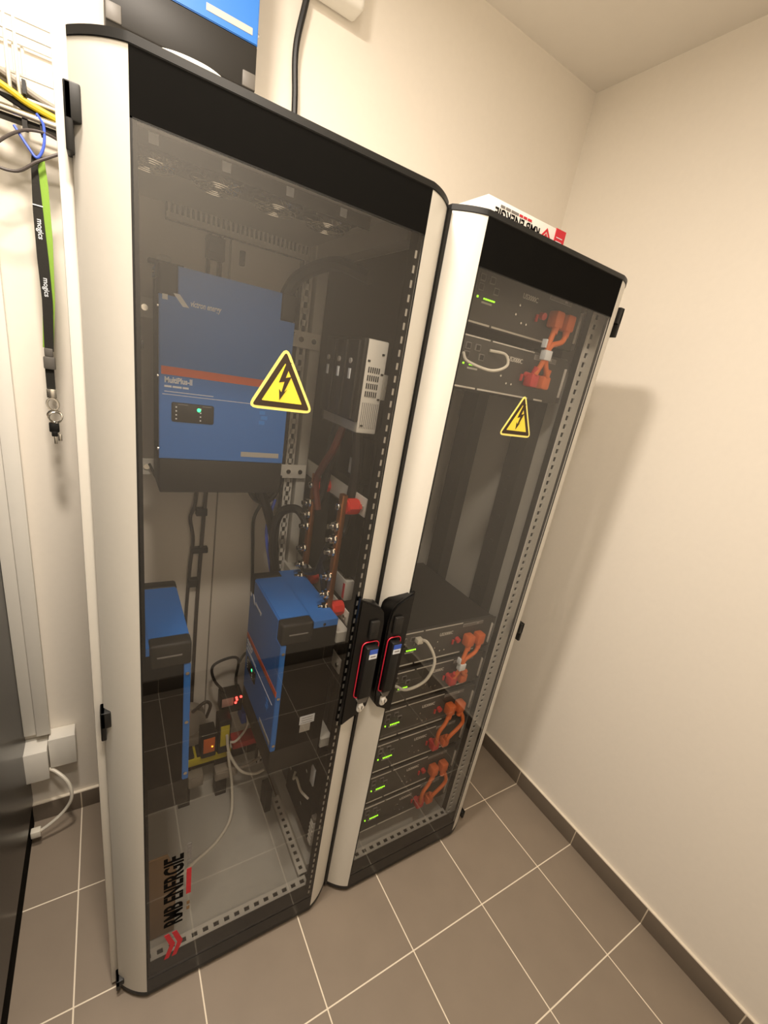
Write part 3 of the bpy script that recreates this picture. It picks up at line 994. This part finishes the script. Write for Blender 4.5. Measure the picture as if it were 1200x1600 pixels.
# cables down the back wall seen below the upper inverter
tag(MB().tube([(-1.055, .893, 1.925), (-1.062, .893, 1.70), (-1.070, .893, 1.30), (-1.078, .893, 1.10), (-1.090, .893, .80), (-1.098, .893, .40), (-1.100, .893, .22)], .0062, seg=8).build('wall_cable', DGREYC), 'grey cable fixed down the wall inside the left cabinet, right one of two', 'cable', 'cables on the back wall')
tag(MB().tube([(-1.085, .893, 1.925), (-1.092, .893, 1.70), (-1.098, .893, 1.30), (-1.104, .890, 1.17), (-1.118, .888, 1.12), (-1.108, .890, 1.04), (-1.116, .892, .93), (-1.126, .893, .70), (-1.130, .893, .30)], .0055, seg=8).build('wall_cable', DGREYC), 'grey kinked cable fixed down the wall inside the left cabinet, left one of two', 'cable', 'cables on the back wall')
tag(MB().tube([(-1.03, .8985, 1.925), (-1.035, .8985, 1.3), (-1.045, .8985, .7), (-1.05, .8985, .3)], .0022, seg=6).build('wall_cable', GREYC), 'thin pale wire down the wall inside the left cabinet', 'cable', 'cables on the back wall')
def clip(label, x, z, w, h, g='black cable clips'):
    m = MB().box(x - w / 2, x + w / 2, .882, .9045, z - h / 2, z + h / 2, .003)
    m.cyl((x, .883, z), (x, .880, z), .003, 8)
    return tag(m.build('cable_clip', BLACK), label, 'cable clip', g)
clip('black cable clip just below the upper inverter', -1.085, 1.140, .034, .026)
r = clip('wide black cable clip, middle one of the three under the inverter', -1.088, 1.005, .052, .020)
clip('black cable clip lowest of the three under the inverter', -1.104, .885, .032, .030)
tag(MB().box(-1.094, -1.048, .876, .9045, 1.862, 1.918, .004).box(-1.09, -1.052, .874, .878, 1.878, 1.904, .002).build('cable_gland', CHARP), 'dark cable gland under the grey wiring duct', 'cable gland')
tag(MB().box(-1.005, -.992, .890, .9045, 1.868, 1.905, .002).build('cable_gland', CHARP), 'small dark clip right of the cable gland', 'cable clip')
r = thing('wall_bar', 'small dark bar with two white blobs above the upper inverter', 'lamp', (-1.20, .86, 1.80))  # dark bar with one white blob above and one below
MB().box(-1.232, -1.150, .862, .880, 1.815, 1.826, .002).build('bar_body', BLACK, r)
MB().ball((-1.195, .874, 1.832), .018, sc=(1, .5, .55)).ball((-1.185, .874, 1.806), .018, sc=(1, .5, .55)).build('white_blob', WHITE, r)
# black coil under the upper inverter and its tail
m = MB()
for (x, w, dz) in ((-.955, .036, 0), (-.945, .030, .006), (-.930, .026, .002)):
    m.tube([(x - w, .70, 1.32), (x - w * .95, .705, 1.275 + dz), (x, .71, 1.236 + dz), (x + w * .95, .705, 1.275 + dz), (x + w, .70, 1.32)], .0075, seg=8)
tag(m.build('cable_coil', BLKC), 'coil of black cables hanging under the upper inverter', 'cable')
cable('wall_cable', 'single black wire falling from the coil to the lower inverter', [(-.945, .71, 1.24), (-.925, .86, 1.12), (-.915, .88, 1.0), (-.905, .88, .8), (-.90, .88, .5)], .0055, BLKC)
cable('wall_cable', 'thin dark wire drooping below the left end of the upper inverter', [(-1.245, .71, 1.34), (-1.22, .70, 1.296), (-1.16, .70, 1.286), (-1.12, .71, 1.32)], .0035, BLKC)

# gear on the floor at the back of the left cabinet
Y0 = .74
r = thing('power_strip', 'yellow power strip on a stand at the back of the left cabinet', 'power strip', (-1.05, Y0, .2))
MB().box(-1.165, -.985, Y0 - .012, Y0 + .05, .226, .258, .003).build('strip_body', YBAR, r)
for x in (-1.13, -1.082, -1.03):
    MB().box(x - .020, x + .020, Y0 - .008, Y0 + .045, .258, .268, .003).build('socket', CHAR, r)
MB().box(-1.16, -1.12, Y0, Y0 + .05, .0222, .226, .002).box(-1.03, -.99, Y0, Y0 + .05, .0222, .226, .002).build('stand', CHAR, r)
def plug(name, label, x, z0, w, h, m_top, m_body, led=None, y=Y0):
    r = thing(name, label, 'plug', (x, y, z0), 'plugs on the yellow power strip')
    MB().box(x - w / 2, x + w / 2, y - .030, y + .030, z0, z0 + h, .004).build('plug_body', m_body, r)
    MB().box(x - w / 2 + .006, x + w / 2 - .006, y - .0335, y - .0295, z0 + h * .25, z0 + h * .85, .001).build('plug_face', m_top, r)
    if led:
        MB().ball((x + w * .2, y - .0345, z0 + h * .5), .003).build('plug_light', led, r)
    return r
plug('orange_plug', 'orange-faced adapter plug standing on the yellow power strip', -1.067, .2685, .050, .105, ORCAB, BLACK, LEDO)
plug('black_plug', 'black adapter plug with a yellow label on the power strip', -1.015, .2685, .042, .15, YBAR, BLACK)
tag(MB().box(-1.135, -1.085, Y0 - .05, Y0 - .014, .165, .215, .004).box(-1.125, -1.095, Y0 - .052, Y0 - .049, .172, .208, .002).build('white_adapter', GREYC), 'pale adapter hanging below the left end of the yellow strip', 'adapter')
tag(MB().box(-1.045, -.965, Y0 - .05, Y0 - .014, .160, .205, .004).box(-1.04, -1.0, Y0 - .052, Y0 - .049, .166, .198, .002).build('white_adapter', GREYC), 'pale adapter hanging below the right end of the yellow strip', 'adapter')
r = thing('router', 'whitish rounded router behind the left lower inverter', 'router', (-1.13, .83, .38))
MB().cyl((-1.125, .84, .36), (-1.125, .80, .36), .062, 28).build('router_body', GREYC, r)
MB().tube([(-1.11, .80, .41), (-1.07, .79, .45), (-1.05, .80, .42), (-1.06, .81, .36)], .006).build('router_cable', DGREYC, r)
r = thing('controller', 'small controller with glowing red lights between the lower inverters', 'controller', (-.985, .78, .44))
MB().box(-1.02, -.945, .765, .825, .395, .470, .004).build('controller_case', CHAR, r)
MB().box(-1.018, -.978, .7635, .766, .430, .466, .001).build('controller_label', PINK, r, 'pinkish label')
m = MB()
for (x, z_) in ((-.968, .462), (-.966, .452), (-.970, .440), (-.952, .462)):
    m.ball((x, .763, z_), .0042)
m.build('status_light', LEDR, r, 'lit red lights')
MB().tube([(-1.00, .79, .47), (-1.04, .80, .53), (-1.045, .81, .585), (-.99, .82, .60), (-.955, .82, .585), (-.965, .80, .52), (-.96, .79, .47)], .005).build('controller_cable', BLKC, r)
MB().tube([(-.955, .81, .58), (-.94, .80, .62), (-.92, .79, .64)], .005).build('controller_cable', BLKC, r)
tag(MB().box(-.975, -.865, .74, .80, .235, .262, .004).build('red_strip', REDB), 'red connector strip beside the right lower inverter', 'connector')
tag(MB().box(-.945, -.905, .76, .82, .33, .38, .004).build('blue_module', BLUEL), 'small blue module under the red-lit controller', 'module')
wg = 'white cables at the foot of the left cabinet'
cable('data_cable', 'white cable hanging from the power strip to the cabinet floor', [(-1.005, .690, .29), (-1.0, .685, .24), (-.985, .68, .12), (-1.0, .62, .042), (-1.06, .56, .0275), (-1.14, .52, .0275), (-1.19, .49, .0275)], .005, WHC, group=wg)
cable('data_cable', 'white cable arching right from the power strip', [(-1.01, .70, .36), (-1.0, .69, .28), (-.96, .67, .20), (-.91, .66, .175), (-.875, .66, .18)], .005, WHC, group=wg)
cable('data_cable', 'white cable curved below the red-lit controller', [(-.93, .75, .40), (-.93, .735, .34), (-.97, .72, .30), (-1.0, .72, .305)], .0045, WHC, group=wg)
cable('data_cable', 'pale cable lying across the pale adapters', [(-.99, .70, .185), (-.94, .68, .205), (-.89, .68, .225)], .005, GREYC, group=wg)
tag(MB().box(-.88, -.855, .60, .66, .0225, .13, .003).build('floor_block', CHAR), 'dark block on the floor behind the right lower inverter', 'block')

# flat brown piece inside the left front corner
tag(MB().prism([(-1.300, .03), (-1.218, .03), (-1.212, .28), (-1.235, .36), (-1.300, .36)], 'y', .352, .357).build('brown_piece', BROWNM), 'flat brown piece behind the glass at the bottom left', 'cardboard')

# ------------------------------------------------------------------ on top of the cabinets and on the back wall
r = thing('carton', 'white carton lying upside down on the right cabinet, red label at its end', 'box', (-.50, .42, HT))
MB().box(-.622, -.360, .352, .50, HT - .0005, 2.056, .0015).build('carton_body', CARD, r)
m = MB()
Mt = Matrix.Translation((-.448, .3512, 2.040)) @ Matrix.Rotation(PI / 2, 4, 'X') @ Matrix.Rotation(PI, 4, 'Z')
m.text('RMB ENERGIE', .0265, Mt, 0, bold=.0005, sx=.92)
x = -.478
for w, k in ((.016, 1), (.014, 1), (.014, 1), (.026, 2), (.018, 2), (.016, 2)):
    x -= w
    m.box(x, x + w - .003, .3510, .3525, 2.0435, 2.048, mi=(1 if k == 1 else 2))
for k in range(2):
    z0 = 2.012 + k * .011
    m.prism([(-.441, z0), (-.425, z0 + .018), (-.409, z0), (-.409, z0 + .007), (-.425, z0 + .025), (-.441, z0 + .007)], 'y', .3510, .3525, 1)
m.build('carton_print', [DARKP, REDP, GREYP], r, 'upside-down dark and red print')
m = MB().box(-.395, -.3592, .3504, .380, 2.004, 2.0568)
for k in range(4):
    m.box(-.390, -.368, .3500, .3506, 2.014 + k * .008, 2.0155 + k * .008, mi=1)
m.build('red_label', [REDP, WHITEP], r, 'red label')

cable('roof_cable', 'white cable bowed over the left cabinet roof before the wall inverter', [(-1.31, .44, HT + .010), (-1.285, .385, 2.018), (-1.25, .37, 2.031), (-1.205, .368, 2.036), (-1.165, .372, 2.032), (-1.12, .39, 2.012), (-1.09, .46, HT + .010)], .006, WHC)
cable('wall_cable', 'black cable hanging down the back wall behind the left cabinet', [(-.875, .885, 2.62), (-.880, .882, 2.50), (-.900, .880, 2.38), (-.893, .880, 2.28), (-.888, .880, 2.18), (-.885, .88, 2.02)], .008, BLKC)
r = thing('wall_unit', 'white rounded unit on the back wall at the top edge, above the black cable', 'wall unit', (-.83, .85, 2.5))
MB().box(-.930, -.745, .835, .9045, 2.497, 2.64, .014, seg=4).build('unit_body', WHITE, r)
MB().box(-.915, -.762, .832, .836, 2.515, 2.63, .001).build('unit_cover', WHITE, r)

# wire basket tray with cables at the far left
r = thing('wire_tray', 'white wire basket cable tray on the wall left of the cabinet', 'cable tray', (-1.6, .84, 2.05))
m = MB()
for (y, z_) in ((.785, 2.150), (.785, 2.128), (.84, 2.082), (.895, 2.15), (.80, 2.035), (.86, 2.03)):
    m.tube([(-1.95, y, z_), (-1.385, y, z_ + .002)], .0028, seg=6, smooth=False)
m.build('tray_wire', WHITE, r)
for x in (-1.466, -1.452, -1.62, -1.634, -1.78):
    MB().tube([(x, .785, 2.152), (x, .786, 2.06), (x, .800, 2.036), (x, .86, 2.030), (x, .90, 2.04), (x, .901, 2.15)], .0032, seg=6, smooth=False).build('tray_rib', WHITE, r)
MB().tube([(-1.95, .792, 2.008), (-1.385, .792, 2.008)], .007, seg=10, smooth=False).build('tray_rail', CHROME, r, 'bright steel rail')
MB().box(-1.95, -1.385, .800, .830, 1.998, 2.008).box(-1.452, -1.444, .79, .81, 1.985, 2.0).box(-1.424, -1.417, .79, .81, 1.985, 2.0).build('tray_bracket', CHAR, r, 'dark bracket')
tg = 'cables in the wire tray'
cable('tray_cable', 'yellow cable among the grey ones in the wire tray', [(-1.95, .80, 2.14), (-1.60, .80, 2.085), (-1.48, .795, 2.045), (-1.44, .795, 2.030), (-1.385, .80, 2.020)], .0062, YG, group=tg)
cable('tray_cable', 'black cable just under the yellow one in the wire tray', [(-1.95, .81, 2.11), (-1.60, .81, 2.07), (-1.48, .805, 2.034), (-1.43, .805, 2.018), (-1.385, .81, 2.010)], .0062, BLKC, group=tg)
for k in range(4):
    cable('tray_cable', ['topmost grey cable sagging in the wire tray', 'second grey cable sagging in the wire tray', 'third grey cable sagging in the wire tray', 'white cable hugging the yellow one in the wire tray'][k],
          [(-1.95, .815 + .012 * k, 2.17 - .012 * k), (-1.60, .81 + .012 * k, 2.105 - .010 * k), (-1.485, .81 + .01 * k, 2.072 - .008 * k), (-1.43, .81 + .01 * k, 2.050 - .006 * k), (-1.385, .815 + .01 * k, 2.040 - .004 * k)], .0062, [GREYC, GREYC, GREYC, WHC][k], group=tg)
tag(MB().box(-1.447, -1.441, .783, .80, 2.040, 2.062).tube([(-1.444, .786, 2.05), (-1.444, .80, 2.062), (-1.444, .815, 2.05), (-1.444, .80, 2.035)], .002, closed=True).build('cable_tie', BLACK), 'black cable tie standing up from the tray cables', 'cable tie')
cable('loose_wire', 'thin dark wire sweeping under the wire tray', [(-1.60, .79, 1.80), (-1.51, .785, 1.925), (-1.46, .785, 1.975), (-1.42, .785, 1.988), (-1.385, .80, 1.985)], .0028, DGREYC)
cable('loose_wire', 'thin dark wire drooping across the top of the lanyard', [(-1.60, .785, 1.98), (-1.52, .775, 1.915), (-1.47, .775, 1.905), (-1.43, .775, 1.935), (-1.385, .785, 1.968)], .0028, DGREYC)
cable('hanging_loop', 'blue wire loop from which the lanyard hangs', [(-1.465, .79, 1.985), (-1.445, .785, 1.955), (-1.432, .783, 1.942), (-1.420, .784, 1.965), (-1.418, .786, 2.000), (-1.428, .786, 2.016)], .0025, BLUEC)

# lanyard with keys
r = thing('lanyard', 'black and lime lanyard with keys hanging from a blue wire loop', 'lanyard', (-1.43, .79, 1.94))
def band(pts, w, m_, name, label=None, twist=None):
    m = MB()
    P = [Vector(p) for p in pts]
    L_, R_ = [], []
    for p, ww in zip(P, w):
        L_.append((m.bm.verts.new(p + Vector((-ww, 0, 0))), m.bm.verts.new(p + Vector((-ww, .0016, 0)))))
        R_.append((m.bm.verts.new(p + Vector((ww, -.001, 0))), m.bm.verts.new(p + Vector((ww, .0006, 0)))))
    for i in range(len(P) - 1):
        a, b, c, d = L_[i], L_[i + 1], R_[i], R_[i + 1]
        m.bm.faces.new((a[0], b[0], d[0], c[0])); m.bm.faces.new((a[1], c[1], d[1], b[1]))
        m.bm.faces.new((a[0], a[1], b[1], b[0])); m.bm.faces.new((c[0], d[0], d[1], c[1]))
    m.bm.faces.new((L_[0][0], R_[0][0], R_[0][1], L_[0][1])); m.bm.faces.new((L_[-1][0], L_[-1][1], R_[-1][1], R_[-1][0]))
    return m.build(name, m_, r, label)
band([(-1.430, .793, 1.945), (-1.428, .795, 1.90), (-1.428, .797, 1.80), (-1.432, .797, 1.68), (-1.440, .797, 1.58)], [.009, .010, .011, .011, .010], GRNF, 'strap', 'lime strap behind')
sb = band([(-1.432, .790, 1.947), (-1.438, .789, 1.93), (-1.438, .789, 1.85), (-1.436, .788, 1.76), (-1.434, .788, 1.68), (-1.438, .788, 1.574)], [.009, .0055, .0085, .010, .0095, .0085], BLKF, 'strap', 'black printed strap')
def down(x, z):
    return Matrix.Translation((x, .7872, z)) @ Matrix.Rotation(PI / 2, 4, 'X') @ Matrix.Rotation(-PI / 2, 4, 'Z')
MB().text('mogics', .0135, down(-1.4405, 1.835), 0, bold=.0002).text('mogics', .0135, down(-1.438, 1.725), 0, bold=.0002).box(-1.446, -1.429, .7868, .7876, 1.858, 1.860).build('strap_print', WHITEP, sb, 'white print')
m = MB().box(-1.450, -1.428, .782, .798, 1.534, 1.562, .003).box(-1.447, -1.431, .784, .796, 1.562, 1.580, .002)
m.build('buckle', LIDGREY, r, 'grey buckle')
band([(-1.440, .789, 1.536), (-1.440, .789, 1.488)], [.0085, .0085], BLKF, 'strap_end')
MB().box(-1.449, -1.430, .784, .797, 1.470, 1.490, .001).build('strap_clamp', CHROME, r, 'metal clamp')
m = MB()
m.tube([(-1.4395 + .011 * math.cos(a), .79, 1.4545 + .014 * math.sin(a)) for a in [i * PI / 8 for i in range(16)]], .0024, seg=6, closed=True, smooth=False)
m.tube([(-1.437 + .014 * math.cos(a), .789 + .003 * math.sin(2 * a), 1.427 + .014 * math.sin(a)) for a in [i * PI / 8 for i in range(16)]], .0020, seg=6, closed=True, smooth=False)
m.tube([(-1.436 + .012 * math.cos(a), .787 + .004 * math.cos(a), 1.424 + .013 * math.sin(a)) for a in [i * PI / 8 for i in range(16)]], .0018, seg=6, closed=True, smooth=False)
m.build('key_ring', CHROME, r, 'bright key rings')
MB().box(-1.450, -1.430, .785, .793, 1.388, 1.412, .003).box(-1.446, -1.434, .785, .793, 1.378, 1.392, .002).build('key_head', BLACK, r, 'black key head')
MB().box(-1.442, -1.436, .788, .791, 1.360, 1.382, .0005).box(-1.434, -1.426, .788, .791, 1.368, 1.384, .0005).build('key_blade', CHROME, r, 'key blade')

# wall trunking, sockets and the white cable at the bottom left
r = thing('cable_trunking', 'white vertical cable trunking on the wall above the socket boxes', 'trunking', (-1.54, .88, .4))
MB().box(-1.588, -1.530, .880, .9045, .395, 2.0, .002).build('trunking_body', WHITE, r)
MB().box(-1.556, -1.520, .868, .8805, .395, 2.0, .003).build('trunking_lid', WHITE, r)
def sockbox(label, x0, x1, y0, z0, z1):
    r = thing('socket_box', label, 'socket box', ((x0 + x1) / 2, .90, z0), 'white wall boxes')
    MB().box(x0, x1, y0 + .006, .9045, z0, z1, .003).build('box_body', WHITE, r)
    MB().box(x0 - .001, x1 + .001, y0, y0 + .0062, z0 - .001, z1 + .001, .002).build('box_cover', WHITE, r)
sockbox('white wall box under the trunking, nearer the black cabinet', -1.590, -1.530, .832, .246, .362)
sockbox('white wall box beside the trunking, nearer the grey cabinet', -1.526, -1.457, .850, .270, .385)
r = thing('network_cable', 'white cable with a plug curling from the wall boxes to the black cabinet', 'cable', (-1.54, .85, .02))
MB().tube([(-1.545, .868, .262), (-1.515, .845, .258), (-1.482, .815, .228), (-1.474, .80, .175), (-1.495, .80, .125), (-1.530, .80, .088), (-1.562, .80, .066)], .0052, seg=8).build('cable', WHC, r)
MB().box(-1.5884, -1.562, .789, .811, .050, .076, .003).build('plug', WHC, r)

# black cabinet at the left edge
r = thing('black_cabinet', 'glossy black cabinet standing at the far left edge', 'cabinet', (-1.9, .4, 0))
XB = -1.588
MB().box(-2.25, XB - .008, -.30, .898, .10, 2.0, .004).build('carcass', BLACKG, r)
MB().box(XB - .008, XB, .23, .895, .105, 1.99, .004).build('side_panel', BLACKG, r)
MB().box(XB - .008, XB, -.29, .222, .105, 1.99, .004).build('side_panel', BLACKG, r)
MB().box(-2.24, XB - .004, -.29, .89, 0, .098, .002).build('plinth', BLACKM, r)

# ------------------------------------------------------------------ lights
def area(name, loc, size, power, col, rot=(0, 0, 0)):
    l = bpy.data.lights.new(name, 'AREA')
    l.shape = 'DISK'
    l.size = size
    l.energy = power
    l.color = col
    o = bpy.data.objects.new(name, l)
    o.location = loc
    o.rotation_euler = rot
    COL.objects.link(o)
    return o
WARM = (1.0, .885, .76)
area('ceiling_lamp', (-1.40, .08, 2.69), .18, 23, WARM)
area('ceiling_lamp_front', (-1.24, -.50, 2.69), .20, 16, WARM)

w = bpy.data.worlds.new('World')
SC.world = w
w.use_nodes = True
bg = w.node_tree.nodes.get('Background')
if bg:
    bg.inputs[0].default_value = (.02, .018, .015, 1)
    bg.inputs[1].default_value = 1.0

# ------------------------------------------------------------------ camera
cam = bpy.data.cameras.new('Camera')
co = bpy.data.objects.new('Camera', cam)
COL.objects.link(co)
co.matrix_world = Matrix(((0.843573,0.034547,-0.535902,-1.330965),(-0.509059,0.369226,-0.777516,-0.536794),(0.171008,0.928697,0.329055,1.662966),(0,0,0,1)))
cam.sensor_fit = 'AUTO'
cam.sensor_width = 36.0
cam.lens = 15.39276
cam.shift_x = -0.005853
cam.shift_y = 0.014867
cam.clip_start = 0.02
cam.clip_end = 50
SC.camera = co
SC.view_settings.view_transform = 'Standard'
SC.view_settings.look = 'None'
SC.view_settings.exposure = 0.33
SC.view_settings.gamma = 1.0
SC.view_settings.use_curve_mapping = False
